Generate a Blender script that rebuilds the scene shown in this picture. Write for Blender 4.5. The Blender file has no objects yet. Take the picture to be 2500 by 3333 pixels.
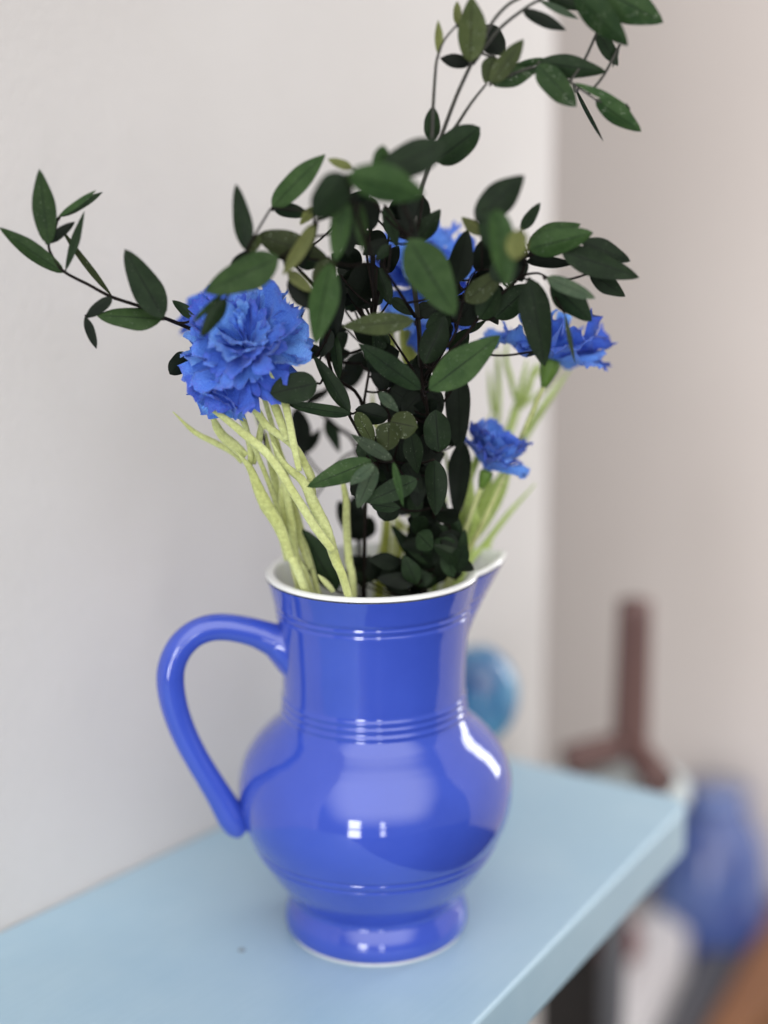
import bpy, bmesh, math, random
from mathutils import Vector, Matrix, noise
random.seed(7)
S = bpy.context.scene
COL = S.collection
PI = math.pi

# ------------------------------------------------------------------ camera
PITCH, FPX, ROLL = math.radians(13.4), 3300.0, 0.0092
CAM = Vector((0.0062, -0.7758, 0.42))
FW = Vector((0, math.cos(PITCH), -math.sin(PITCH)))
UP = Vector((0, math.sin(PITCH), math.cos(PITCH)))
RT = Vector((1, 0, 0))
Rc = (RT - UP * ROLL).normalized()
Uc = (UP + RT * ROLL).normalized()
cd = bpy.data.cameras.new('camera')
cam = bpy.data.objects.new('camera', cd)
COL.objects.link(cam)
cam.matrix_world = Matrix(((Rc.x, Uc.x, -FW.x, CAM.x), (Rc.y, Uc.y, -FW.y, CAM.y), (Rc.z, Uc.z, -FW.z, CAM.z), (0, 0, 0, 1)))
cd.sensor_fit = 'VERTICAL'
cd.sensor_height = 36
cd.sensor_width = 27
cd.lens = FPX / 2212 * 36
cd.clip_start, cd.clip_end = 0.02, 50
cd.dof.use_dof = True
cd.dof.focus_distance = (Vector((0, -0.045, 0.29)) - CAM).dot(FW)
cd.dof.aperture_fstop = 1.7
S.camera = cam

# ------------------------------------------------------------------ light
w = bpy.data.worlds.new('World')
S.world = w
w.use_nodes = True
w.node_tree.nodes['Background'].inputs[0].default_value = (0.93, 0.95, 1.0, 1)
w.node_tree.nodes['Background'].inputs[1].default_value = 0.26
S.view_settings.view_transform = 'Standard'
S.view_settings.look = 'None'
S.view_settings.exposure = 0.06
S.view_settings.gamma = 1.0

def area(name, loc, target, sx, sy, power, color=(1, 1, 1), soft=None, bars=None):
    """rectangular lamp; soft = edge falloff of its glow, bars = (columns, rows) of window panes"""
    l = bpy.data.lights.new(name, 'AREA')
    l.shape = 'RECTANGLE'
    l.size, l.size_y, l.energy, l.color = sx, sy, power, color
    o = bpy.data.objects.new(name, l)
    COL.objects.link(o)
    o.location = loc
    o.rotation_euler = (Vector(target) - Vector(loc)).to_track_quat('-Z', 'Y').to_euler()
    if soft or bars:
        l.use_nodes = True
        nt = l.node_tree
        em = nt.nodes['Emission']
        g = nt.nodes.new('ShaderNodeNewGeometry')
        sp = nt.nodes.new('ShaderNodeSeparateXYZ')
        nt.links.new(g.outputs['Parametric'], sp.inputs[0])
        def math_(op, a, b=None):
            n = nt.nodes.new('ShaderNodeMath'); n.operation = op
            for k, v in enumerate((a, b)):
                if v is None: continue
                if isinstance(v, (int, float)): n.inputs[k].default_value = v
                else: nt.links.new(v, n.inputs[k])
            return n.outputs[0]
        total = None
        for k in (0, 1):
            c = sp.outputs[k]
            if soft:
                d = math_('ABSOLUTE', math_('SUBTRACT', c, 0.5))
                f = math_('DIVIDE', math_('SUBTRACT', 0.5, d), soft)
                f = math_('SMOOTH_MIN', f, 1.0) if False else math_('MINIMUM', f, 1.0)
                f = math_('MULTIPLY', math_('MULTIPLY', f, f), math_('SUBTRACT', 3.0, math_('MULTIPLY', f, 2.0)))
            else:
                fr = math_('FRACT', math_('MULTIPLY', c, bars[k]))
                d = math_('ABSOLUTE', math_('SUBTRACT', fr, 0.5))
                f = math_('ADD', math_('MULTIPLY', math_('LESS_THAN', d, 0.43), 0.95), 0.05)
            total = f if total is None else math_('MULTIPLY', total, f)
        nt.links.new(total, em.inputs['Strength'])
    return o
T0 = (0, 0, 0.12)
area('window_light', (-0.62, -2.2, 0.0), T0, 0.42, 0.95, 17, (0.97, 0.98, 1.0), bars=(1, 2))
area('pane_light', (0.24, -2.3, 0.0), T0, 0.17, 0.85, 3.6, (0.97, 0.98, 1.0), bars=(1, 2))
area('side_window_light', (0.76, 0.52, 0.36), T0, 0.16, 0.62, 2.7, (0.97, 0.98, 1.0))
area('soft_room_light', (0.6, -4.6, 4.2), (0.2, 0.4, 0.1), 14.0, 12.0, 1240, (1.0, 0.985, 0.965), soft=0.32)

# ------------------------------------------------------------------ pixel helpers (photo pixels -> points on known planes)
DS = 2212 / 3333.0
CROPS = {'D': (0, 0, DS), 'A': (500, 500, 2.074), 'B': (1200, 400, 1.659), 'C': (1300, 0, 1.843), 'E': (0, 500, 2.37),
         'F': (500, 1100, 2.074), 'G': (1000, 1200, 1.843), 'J': (450, 1750, 1.276), 'H1': (950, 450, 3.318), 'H2': (1350, 650, 3.318),
         'H3': (950, 850, 3.318), 'H4': (1000, 1250, 3.318), 'H5': (1150, 1500, 3.318), 'H6': (1350, 1050, 3.318),
         'H7': (550, 850, 3.318), 'H8': (1600, 900, 3.318), 'S': (0, 0, 1.0)}
def ray(crop, x, y):
    ox, oy, s = CROPS[crop]
    X, Y = (ox + x / s) * DS - 829.5, (oy + y / s) * DS - 1106
    return (FW * FPX + Rc * X - Uc * Y)
def at(crop, x, y, Y):                      # point at depth Y
    d = ray(crop, x, y)
    return CAM + d * ((Y - CAM.y) / d.y)
def on(crop, x, y, z=0.0):                  # point at height z
    d = ray(crop, x, y)
    return CAM + d * ((z - CAM.z) / d.z)
def plen(crop, wpx, P):                     # length of wpx crop pixels at point P
    return wpx / CROPS[crop][2] * DS / FPX * (P - CAM).dot(FW)

# ------------------------------------------------------------------ materials
def mat(name):
    m = bpy.data.materials.new(name)
    m.use_nodes = True
    nt = m.node_tree
    b = nt.nodes['Principled BSDF']
    return m, nt, b
def nd(nt, t, **kw):
    n = nt.nodes.new(t)
    for k, v in kw.items():
        if k in n.inputs: n.inputs[k].default_value = v
        else: setattr(n, k, v)
    return n
def ramp(nt, fac, stops):
    r = nt.nodes.new('ShaderNodeValToRGB')
    while len(r.color_ramp.elements) < len(stops): r.color_ramp.elements.new(0.5)
    for e, (p, c) in zip(r.color_ramp.elements, stops):
        e.position = p
        e.color = (*c, 1) if len(c) == 3 else c
    nt.links.new(fac, r.inputs[0])
    return r
def mixc(nt, fac, a, b, mode='MIX'):
    m = nt.nodes.new('ShaderNodeMix')
    m.data_type = 'RGBA'
    m.blend_type = mode
    for inp, v in ((m.inputs[0], fac), (m.inputs[6], a), (m.inputs[7], b)):
        if isinstance(v, (int, float)): inp.default_value = v
        elif isinstance(v, tuple): inp.default_value = (*v, 1)
        else: nt.links.new(v, inp)
    return m.outputs[2]
def bump(nt, b, h, strength=0.2, dist=0.001):
    n = nd(nt, 'ShaderNodeBump', Strength=strength, Distance=dist)
    nt.links.new(h, n.inputs['Height'])
    nt.links.new(n.outputs[0], b.inputs['Normal'])
def coords(nt, kind='Object'):
    return nt.nodes.new('ShaderNodeTexCoord').outputs[kind]

def m_glaze(name, c1, c2, rough=0.07):
    m, nt, b = mat(name)
    co = coords(nt)
    n = nd(nt, 'ShaderNodeTexNoise', Scale=22.0, Detail=4.0)
    nt.links.new(co, n.inputs['Vector'])
    r = ramp(nt, n.outputs['Fac'], [(0.3, c1), (0.7, c2)])
    nt.links.new(r.outputs[0], b.inputs['Base Color'])
    b.inputs['Roughness'].default_value = rough
    b.inputs['IOR'].default_value = 1.55
    b.inputs['Coat Weight'].default_value = 0.5
    b.inputs['Coat Roughness'].default_value = 0.03
    n2 = nd(nt, 'ShaderNodeTexNoise', Scale=55.0, Detail=2.0)
    nt.links.new(co, n2.inputs['Vector'])
    bump(nt, b, n2.outputs['Fac'], 0.09, 0.0012)
    return m
M_BLUE = m_glaze('blue_glaze', (0.033, 0.069, 0.425), (0.042, 0.085, 0.49))
M_WHITE = m_glaze('white_glaze', (0.80, 0.81, 0.80), (0.85, 0.86, 0.85), 0.15)
M_CYAN = m_glaze('mottled_cyan_reflection', (0.02, 0.07, 0.22), (0.13, 0.42, 0.62), 0.12)  # blue vase glaze; the cyan mottling paints in a window's reflection
M_JAR = m_glaze('blue_white_glaze', (0.012, 0.03, 0.20), (0.17, 0.25, 0.52), 0.15)
M_JAR.node_tree.nodes['Noise Texture'].inputs['Scale'].default_value = 17.0
M_DKGLAZE = m_glaze('navy_glaze', (0.03, 0.07, 0.30), (0.05, 0.14, 0.45), 0.1)

def m_paint(name, c1, c2, rough, scale=6, bs=0.1, bscale=350, bd=0.0006):
    m, nt, b = mat(name)
    co = coords(nt)
    n = nd(nt, 'ShaderNodeTexNoise', Scale=scale, Detail=5.0, Roughness=0.6)
    nt.links.new(co, n.inputs['Vector'])
    r = ramp(nt, n.outputs['Fac'], [(0.3, c1), (0.7, c2)])
    nt.links.new(r.outputs[0], b.inputs['Base Color'])
    b.inputs['Roughness'].default_value = rough
    n2 = nd(nt, 'ShaderNodeTexNoise', Scale=bscale, Detail=3.0)
    nt.links.new(co, n2.inputs['Vector'])
    bump(nt, b, n2.outputs['Fac'], bs, bd)
    return m
M_WALL = m_paint('plaster_wall', (0.585, 0.558, 0.538), (0.625, 0.60, 0.582), 0.75, 5, 0.4, 150, 0.0012)
M_WALL2 = m_paint('beige_wall', (0.86, 0.775, 0.725), (0.885, 0.805, 0.755), 0.8, 3, 0.1, 120, 0.001)
def m_shelf():
    m, nt, b = mat('pale_blue_paint')
    co = coords(nt)
    mp = nd(nt, 'ShaderNodeMapping'); mp.inputs['Scale'].default_value = (1, 1, 1)
    mp.inputs['Rotation'].default_value = (0, 0, math.radians(-52))
    nt.links.new(co, mp.inputs[0])
    st = nd(nt, 'ShaderNodeMapping'); st.inputs['Scale'].default_value = (6, 90, 20)
    nt.links.new(mp.outputs[0], st.inputs[0])
    n1 = nd(nt, 'ShaderNodeTexNoise', Scale=11.0, Detail=6.0, Roughness=0.6); nt.links.new(co, n1.inputs['Vector'])
    n2 = nd(nt, 'ShaderNodeTexNoise', Scale=4.0, Detail=4.0); nt.links.new(st.outputs[0], n2.inputs['Vector'])
    r = ramp(nt, n1.outputs['Fac'], [(0.28, (0.325, 0.480, 0.590)), (0.5, (0.355, 0.505, 0.605)), (0.72, (0.385, 0.530, 0.620))])
    r2 = ramp(nt, n2.outputs['Fac'], [(0.3, (0.975, 0.98, 0.985)), (0.7, (1.015, 1.01, 1.01))])
    col = mixc(nt, 1.0, r.outputs[0], r2.outputs[0], 'MULTIPLY')
    v = nd(nt, 'ShaderNodeTexVoronoi', Scale=26.0); nt.links.new(co, v.inputs['Vector'])
    vr = ramp(nt, v.outputs['Distance'], [(0.018, (1, 1, 1)), (0.035, (0, 0, 0))])
    col = mixc(nt, vr.outputs[0], col, (0.55, 0.64, 0.70))
    nt.links.new(col, b.inputs['Base Color'])
    rr = ramp(nt, n1.outputs['Fac'], [(0.3, (0.30, 0.30, 0.30)), (0.7, (0.42, 0.42, 0.42))])
    nt.links.new(rr.outputs[0], b.inputs['Roughness'])
    bump(nt, b, n2.outputs['Fac'], 0.05, 0.0005)
    return m
M_SHELF = m_shelf()
M_SCUFF = m_paint('grey_scuff', (0.22, 0.27, 0.30), (0.26, 0.31, 0.34), 0.6)
M_WOODDK = m_paint('dark_brown_wood', (0.11, 0.055, 0.05), (0.15, 0.08, 0.07), 0.5, 20)
M_WOODOR = m_paint('orange_brown_wood', (0.20, 0.085, 0.035), (0.27, 0.12, 0.05), 0.45, 14)
M_GREY = m_paint('dark_grey_card', (0.075, 0.075, 0.085), (0.10, 0.10, 0.11), 0.6)
M_WCARD = m_paint('white_card', (0.62, 0.60, 0.62), (0.68, 0.66, 0.67), 0.6)
M_RED = m_paint('dark_red_paint', (0.10, 0.018, 0.015), (0.14, 0.03, 0.025), 0.4)
M_FLOOR = m_paint('dark_floor', (0.018, 0.016, 0.016), (0.03, 0.026, 0.024), 0.6)
M_PALE = m_paint('pale_grey_board', (0.45, 0.50, 0.50), (0.50, 0.55, 0.55), 0.6)

def m_leaf(name, c1, c2, rib, specks=0.0, rough=0.56):
    m, nt, b = mat(name)
    co = coords(nt)
    uv = coords(nt, 'UV')
    oi = nt.nodes.new('ShaderNodeObjectInfo')
    add = nd(nt, 'ShaderNodeVectorMath', operation='ADD')
    sc = nd(nt, 'ShaderNodeVectorMath', operation='SCALE')
    sc.inputs[0].default_value = (7, 3, 5)
    nt.links.new(oi.outputs['Random'], sc.inputs['Scale'])
    nt.links.new(co, add.inputs[0])
    nt.links.new(sc.outputs[0], add.inputs[1])
    n = nd(nt, 'ShaderNodeTexNoise', Scale=120.0, Detail=6.0, Roughness=0.65)
    nt.links.new(add.outputs[0], n.inputs['Vector'])
    r = ramp(nt, n.outputs['Fac'], [(0.32, c1), (0.68, c2)])
    hsv = nd(nt, 'ShaderNodeHueSaturation')
    mr = nd(nt, 'ShaderNodeMapRange')
    mr.inputs[3].default_value, mr.inputs[4].default_value = 0.7, 1.35
    nt.links.new(oi.outputs['Random'], mr.inputs[0])
    nt.links.new(mr.outputs[0], hsv.inputs['Value'])
    nt.links.new(r.outputs[0], hsv.inputs['Color'])
    sep = nt.nodes.new('ShaderNodeSeparateXYZ')
    nt.links.new(uv, sep.inputs[0])
    a = nd(nt, 'ShaderNodeMath', operation='SUBTRACT'); nt.links.new(sep.outputs[0], a.inputs[0]); a.inputs[1].default_value = 0.5
    ab = nd(nt, 'ShaderNodeMath', operation='ABSOLUTE'); nt.links.new(a.outputs[0], ab.inputs[0])
    rr = ramp(nt, ab.outputs[0], [(0.012, (1, 1, 1)), (0.03, (0, 0, 0)), (0.44, (0, 0, 0)), (0.5, (0.35, 0.35, 0.35))])
    col = mixc(nt, rr.outputs[0], hsv.outputs[0], rib)
    # fine side veins
    wv = nd(nt, 'ShaderNodeTexWave', Scale=9.0, Distortion=2.0)
    wv.bands_direction = 'DIAGONAL'
    nt.links.new(uv, wv.inputs['Vector'])
    col = mixc(nt, 0.10, col, wv.outputs['Color'], 'OVERLAY')
    if specks:
        v = nd(nt, 'ShaderNodeTexVoronoi', Scale=850.0, Randomness=1.0)
        nt.links.new(add.outputs[0], v.inputs['Vector'])
        vr = ramp(nt, v.outputs['Distance'], [(0.16, (1, 1, 1)), (0.26, (0, 0, 0))])
        n3 = nd(nt, 'ShaderNodeTexNoise', Scale=260.0, Detail=2.0)
        nt.links.new(add.outputs[0], n3.inputs['Vector'])
        nr = ramp(nt, n3.outputs['Fac'], [(0.50, (0, 0, 0)), (0.60, (1, 1, 1))])
        mul = nd(nt, 'ShaderNodeMath', operation='MULTIPLY'); nt.links.new(vr.outputs[0], mul.inputs[0]); nt.links.new(nr.outputs[0], mul.inputs[1])
        mul2 = nd(nt, 'ShaderNodeMath', operation='MULTIPLY'); nt.links.new(mul.outputs[0], mul2.inputs[0]); mul2.inputs[1].default_value = specks
        col = mixc(nt, mul2.outputs[0], col, (0.42, 0.47, 0.36))
    nt.links.new(col, b.inputs['Base Color'])
    b.inputs['Roughness'].default_value = rough
    b.inputs['Specular IOR Level'].default_value = 0.14
    bump(nt, b, n.outputs['Fac'], 0.35, 0.0006)
    return m
LM = {'k': m_leaf('blackish_shade_leaf', (0.0034, 0.0064, 0.0034), (0.0068, 0.0119, 0.0059), (0.0026, 0.0043, 0.0026)),  # very dark leaf colour, with shade among the crowded leaves painted in
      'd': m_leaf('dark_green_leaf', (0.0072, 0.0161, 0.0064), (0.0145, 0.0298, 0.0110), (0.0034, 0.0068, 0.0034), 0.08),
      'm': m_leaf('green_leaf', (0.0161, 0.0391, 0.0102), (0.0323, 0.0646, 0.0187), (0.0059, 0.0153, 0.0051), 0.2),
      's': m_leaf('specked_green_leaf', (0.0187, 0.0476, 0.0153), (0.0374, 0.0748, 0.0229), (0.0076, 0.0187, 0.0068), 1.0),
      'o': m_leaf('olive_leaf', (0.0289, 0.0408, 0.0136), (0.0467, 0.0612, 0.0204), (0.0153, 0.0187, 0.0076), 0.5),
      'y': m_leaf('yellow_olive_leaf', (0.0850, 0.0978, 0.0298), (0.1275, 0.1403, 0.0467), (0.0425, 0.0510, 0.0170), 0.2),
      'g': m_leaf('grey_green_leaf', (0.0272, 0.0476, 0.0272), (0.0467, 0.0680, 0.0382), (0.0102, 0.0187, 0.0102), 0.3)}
M_STEM = m_paint('brown_black_stem', (0.006, 0.0045, 0.004), (0.014, 0.010, 0.008), 0.75, 300, 0.3, 500)
M_STEM.node_tree.nodes['Principled BSDF'].inputs['Specular IOR Level'].default_value = 0.08
M_TWIG = m_paint('grey_green_twig', (0.018, 0.018, 0.013), (0.038, 0.038, 0.028), 0.6, 300, 0.3, 500)

def m_petal():
    m, nt, b = mat('blue_petal_fabric')
    uv = coords(nt, 'UV'); co = coords(nt)
    oi = nt.nodes.new('ShaderNodeObjectInfo')
    sep = nt.nodes.new('ShaderNodeSeparateXYZ'); nt.links.new(uv, sep.inputs[0])
    n = nd(nt, 'ShaderNodeTexNoise', Scale=110.0, Detail=3.0)
    add = nd(nt, 'ShaderNodeVectorMath', operation='ADD')
    sc = nd(nt, 'ShaderNodeVectorMath', operation='SCALE'); sc.inputs[0].default_value = (5, 9, 2)
    nt.links.new(oi.outputs['Random'], sc.inputs['Scale']); nt.links.new(co, add.inputs[0]); nt.links.new(sc.outputs[0], add.inputs[1])
    nt.links.new(add.outputs[0], n.inputs['Vector'])
    base = ramp(nt, n.outputs['Fac'], [(0.32, (0.055, 0.135, 0.62)), (0.50, (0.105, 0.26, 0.82)), (0.68, (0.20, 0.42, 0.94))])
    rnd = ramp(nt, oi.outputs['Random'], [(0.0, (0.48, 0.46, 0.74)), (0.5, (0.95, 0.95, 0.98)), (1.0, (1.45, 1.40, 1.08))])
    col = mixc(nt, 1.0, base.outputs[0], rnd.outputs[0], 'MULTIPLY')
    tipf = ramp(nt, sep.outputs[1], [(0.80, (0, 0, 0)), (1.0, (0.75, 0.75, 0.75))])
    n4 = nd(nt, 'ShaderNodeTexNoise', Scale=60.0); nt.links.new(add.outputs[0], n4.inputs['Vector'])
    n4r = ramp(nt, n4.outputs['Fac'], [(0.48, (0, 0, 0)), (0.62, (1, 1, 1))])
    mu = nd(nt, 'ShaderNodeMath', operation='MULTIPLY'); nt.links.new(tipf.outputs[0], mu.inputs[0]); nt.links.new(n4r.outputs[0], mu.inputs[1])
    col = mixc(nt, mu.outputs[0], col, (0.17, 0.14, 0.62))
    nt.links.new(col, b.inputs['Base Color'])
    b.inputs['Roughness'].default_value = 0.85
    b.inputs['Specular IOR Level'].default_value = 0.1
    b.inputs['Sheen Weight'].default_value = 0.15
    wv = nd(nt, 'ShaderNodeTexWave', Scale=46.0, Distortion=0.6)
    nt.links.new(uv, wv.inputs['Vector'])
    bump(nt, b, wv.outputs['Fac'], 0.25, 0.0004)
    tr = nt.nodes.new('ShaderNodeBsdfTranslucent')
    nt.links.new(col, tr.inputs[0])
    mx = nt.nodes.new('ShaderNodeMixShader'); mx.inputs[0].default_value = 0.16
    out = nt.nodes['Material Output']
    nt.links.new(b.outputs[0], mx.inputs[1]); nt.links.new(tr.outputs[0], mx.inputs[2]); nt.links.new(mx.outputs[0], out.inputs[0])
    return m
M_PETAL = m_petal()
def m_felt(name, c1, c2):
    m, nt, b = mat(name)
    co = coords(nt)
    n = nd(nt, 'ShaderNodeTexNoise', Scale=420.0, Detail=5.0, Roughness=0.7)
    nt.links.new(co, n.inputs['Vector'])
    n0 = nd(nt, 'ShaderNodeTexNoise', Scale=45.0, Detail=3.0)
    nt.links.new(co, n0.inputs['Vector'])
    r = ramp(nt, n0.outputs['Fac'], [(0.35, c1), (0.65, c2)])
    r2 = ramp(nt, n.outputs['Fac'], [(0.35, (0.78, 0.78, 0.72)), (0.65, (1.08, 1.08, 1.05))])
    col = mixc(nt, 1.0, r.outputs[0], r2.outputs[0], 'MULTIPLY')
    nt.links.new(col, b.inputs['Base Color'])
    b.inputs['Roughness'].default_value = 0.95
    b.inputs['Specular IOR Level'].default_value = 0.05
    b.inputs['Sheen Weight'].default_value = 0.3
    bump(nt, b, n.outputs['Fac'], 0.8, 0.0009)
    return m
M_FELT = m_felt('pale_green_felt', (0.52, 0.56, 0.22), (0.64, 0.69, 0.33))
M_FELTY = m_felt('yellow_green_felt', (0.36, 0.40, 0.075), (0.46, 0.50, 0.12))
M_FELTG = m_felt('fresh_green_felt', (0.42, 0.55, 0.15), (0.52, 0.65, 0.22))
M_CALYX = m_paint('calyx_green', (0.085, 0.17, 0.018), (0.15, 0.26, 0.04), 0.6, 60)

# ------------------------------------------------------------------ object helpers
def link(name, me, m, parent=None, smooth=True):
    if m and not me.materials: me.materials.append(m)
    o = bpy.data.objects.new(name, me)
    COL.objects.link(o)
    if parent: o.parent = parent
    if smooth:
        for p in me.polygons: p.use_smooth = True
    return o
def tag(o, label, cat, group=None):
    o['label'], o['category'] = label, cat
    if group: o['group'] = group
    return o
def thing(name, label, cat, group=None, loc=(0, 0, 0)):
    o = bpy.data.objects.new(name, None)
    o.empty_display_size = 0.01
    o.location = loc
    COL.objects.link(o)
    return tag(o, label, cat, group)
def struct(o):
    o['kind'] = 'structure'
    return o
def tomesh(name, verts, faces, uvs=None):
    me = bpy.data.meshes.new(name)
    me.from_pydata([tuple(v) for v in verts], [], faces)
    if uvs:
        ul = me.uv_layers.new(name='UVMap')
        for l in me.loops: ul.data[l.index].uv = uvs[l.vertex_index]
    me.update()
    return me
def box_mesh(name, pts, z0, z1, bevel=0.0, seg=3):      # prism over a polygon, counter-clockwise
    n = len(pts)
    v = [(p[0], p[1], z0) for p in pts] + [(p[0], p[1], z1) for p in pts]
    f = [tuple(range(n - 1, -1, -1)), tuple(range(n, 2 * n))] + [(i, (i + 1) % n, n + (i + 1) % n, n + i) for i in range(n)]
    me = tomesh(name, v, f)
    if bevel:
        bm = bmesh.new(); bm.from_mesh(me)
        bmesh.ops.bevel(bm, geom=bm.edges[:], offset=bevel, segments=seg, affect='EDGES', profile=0.5)
        bm.to_mesh(me); bm.free()
    return me
def catmull(pts, n):
    P = [pts[0] * 2 - pts[1]] + list(pts) + [pts[-1] * 2 - pts[-2]]
    out = []
    for i in range(1, len(P) - 2):
        for k in range(n):
            t = k / n
            a, b, c, d = P[i - 1], P[i], P[i + 1], P[i + 2]
            out.append(0.5 * ((2 * b) + (c - a) * t + (2 * a - 5 * b + 4 * c - d) * t * t + (3 * b - a - 3 * c + d) * t ** 3))
    out.append(pts[-1].copy())
    return out
def tube_geo(pts, rad, sides=8, flat=1.0, flatdir=None, jitter=0.0, V=None, Fc=None):
    """tube along smoothed pts; rad: list per point"""
    if V is None: V, Fc = [], []
    base = len(V)
    n = len(pts)
    t = (pts[1] - pts[0]).normalized()
    ref = flatdir or Vector((0, 0, 1))
    nrm = (ref - t * ref.dot(t))
    if nrm.length < 1e-4: nrm = t.orthogonal()
    nrm.normalize()
    for i in range(n):
        a, b = pts[max(i - 1, 0)], pts[min(i + 1, n - 1)]
        t = (b - a)
        if t.length < 1e-9: t = Vector((0, 0, 1))
        t.normalize()
        nrm = (nrm - t * nrm.dot(t)).normalized()
        bi = t.cross(nrm)
        r = rad[i]
        for k in range(sides):
            a = 2 * PI * k / sides
            j = 1 + (noise.noise(pts[i] * 900 + Vector((k * 1.7, 0, 0))) * jitter if jitter else 0)
            V.append(pts[i] + nrm * (math.cos(a) * r * flat * j) + bi * (math.sin(a) * r * j))
    for i in range(n - 1):
        for k in range(sides):
            k2 = (k + 1) % sides
            Fc.append((base + i * sides + k, base + i * sides + k2, base + (i + 1) * sides + k2, base + (i + 1) * sides + k))
    Fc.append(tuple(base + k for k in range(sides - 1, -1, -1)))
    Fc.append(tuple(base + (n - 1) * sides + k for k in range(sides)))
    return V, Fc
def lerp_list(vals, n):
    m = len(vals)
    out = []
    for i in range(n):
        f = i / (n - 1) * (m - 1)
        k = min(int(f), m - 2)
        out.append(vals[k] + (vals[k + 1] - vals[k]) * (f - k))
    return out
def lathe(name, prof, seg=64):
    V, F = [], []
    for r, z in prof:
        for k in range(seg):
            a = 2 * PI * k / seg
            V.append((r * math.cos(a), r * math.sin(a), z))
    for i in range(len(prof) - 1):
        for k in range(seg):
            k2 = (k + 1) % seg
            F.append((i * seg + k, i * seg + k2, (i + 1) * seg + k2, (i + 1) * seg + k))
    F.append(tuple(range(seg - 1, -1, -1)))
    F.append(tuple((len(prof) - 1) * seg + k for k in range(seg)))
    return tomesh(name, V, F)

# ------------------------------------------------------------------ the setting
wa, wb = on('D', 0, 2008), on('D', 480, 1779)
wd = (wb - wa).normalized(); wd.z = 0; wd.normalize()            # along the wall, away from the camera
wn = Vector((wd.y, -wd.x, 0))                                     # out of the wall, to the right
# end of the wall: where the ray through its upper corner meets the wall plane
rc = ray('D', 1192, 700)
tcor = (wa - CAM).dot(wn) / rc.dot(wn)
corner = CAM + rc * tcor; corner.z = 0
near = wa - wd * 1.5
def P2(v): return (v.x, v.y)
wall_poly = [P2(near - wn * 0.3), P2(near), P2(corner), P2(corner - wn * 0.3)]
struct(link('wall', box_mesh('wall', wall_poly, -0.60, 1.8, 0.004), M_WALL, smooth=False))
fw0 = corner + wd * 0.62 - wn * 0.6
fw1 = fw0 + wn * 2.6
struct(link('back_wall', box_mesh('back_wall', [P2(fw0), P2(fw1), P2(fw1 + wd * 0.1), P2(fw0 + wd * 0.1)], -0.60, 1.8), M_WALL2, smooth=False))
fl = [(-2.5, -3), (3.2, -3), (3.2, 3), (-2.5, 3)]
struct(link('floor', box_mesh('floor', fl, -0.64, -0.604), M_FLOOR, smooth=False))

# ------------------------------------------------------------------ shelf
TH = 0.034
e0, e1 = on('D', 1062, 2176), on('D', 1497, 1727)
k0 = on('D', 1120, 1640)
ed = (e0 - e1).normalized()
# wall side line meets the far edge line
def isect(p, d, q, e):
    den = d.x * e.y - d.y * e.x
    t = ((q.x - p.x) * e.y - (q.y - p.y) * e.x) / den
    return p + d * t
far = isect(wa + wn * 0.001, wd, e1, (k0 - e1))
e_near = e1 + ed * 0.75
w_near = wa - wd * 0.5 + wn * 0.001
poly = [P2(w_near), P2(e_near)]
# rounded front far corner
c_in, c_out = (e_near - e1).normalized(), (far - e1).normalized()
for i in range(9):
    t = i / 8
    p = e1 + c_in * 0.018 * (1 - t) ** 2 + c_out * 0.018 * t ** 2
    poly.append(P2(p))
poly.append(P2(far))
sh = thing('shelf', 'pale blue painted shelf top with a rounded corner under the blue jug', 'shelf')
sm = box_mesh('board', poly, -TH, 0.0)
bm = bmesh.new(); bm.from_mesh(sm)
tope = [e for e in bm.edges if len(e.link_faces) == 2 and abs(e.verts[0].co.z - e.verts[1].co.z) < 1e-6]
bmesh.ops.bevel(bm, geom=tope, offset=0.0028, segments=4, affect='EDGES', profile=0.5)
bm.to_mesh(sm); bm.free()
link('board', sm, M_SHELF, sh, smooth=False)
sp = on('D', 522, 2053)
s_ = link('scuff_mark', lathe('scuff_mark', [(0.0004, 0.0002), (0.0021, 0.0002), (0.0018, 0.0005), (0.0006, 0.0006)], 12), M_SCUFF, sh)
s_.location = sp; s_['label'] = 'small grey scuff on the shelf paint'

# ------------------------------------------------------------------ the jug
jug = thing('ceramic_jug', 'glossy cobalt blue glazed ceramic jug with white rim, loop handle and pointed spout', 'jug')
PROF = [(0.0445, 0.0006), (0.0474, 0.0014), (0.0502, 0.004), (0.0508, 0.008), (0.0500, 0.0125), (0.0484, 0.0165), (0.0466, 0.0200), (0.0470, 0.0228),
        (0.0496, 0.0262), (0.0538, 0.0320), (0.0594, 0.0400), (0.0653, 0.0500), (0.0700, 0.0600), (0.0733, 0.0700), (0.0746, 0.0800),
        (0.0738, 0.0900), (0.0706, 0.1000), (0.0655, 0.1080), (0.0606, 0.1135), (0.0560, 0.1180), (0.0527, 0.1215), (0.0505, 0.1250), (0.0496, 0.1280),
        (0.0491, 0.1330), (0.0489, 0.1400), (0.0491, 0.1500), (0.0497, 0.1600), (0.0504, 0.1700), (0.0512, 0.1790), (0.0524, 0.1870), (0.0542, 0.1950), (0.0562, 0.2020)]
pp = catmull([Vector((r, z, 0)) for r, z in PROF], 9)
def gs(z, c, s): return math.exp(-((z - c) / s) ** 2)
def outer_r(r, z):
    for c in (0.1872, 0.1836): r -= 0.00085 * gs(z, c, 0.0008)
    for c in (0.0570, 0.0520): r -= 0.00095 * gs(z, c, 0.0008)
    for c in (0.1362, 0.1325, 0.1285): r += 0.0007 * gs(z, c, 0.0011)
    return r
def prof_r(z):
    for a, b in zip(pp, pp[1:]):
        if a.y <= z <= b.y: return a.x + (b.x - a.x) * (z - a.y) / max(b.y - a.y, 1e-9)
    return pp[-1].x
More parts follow.
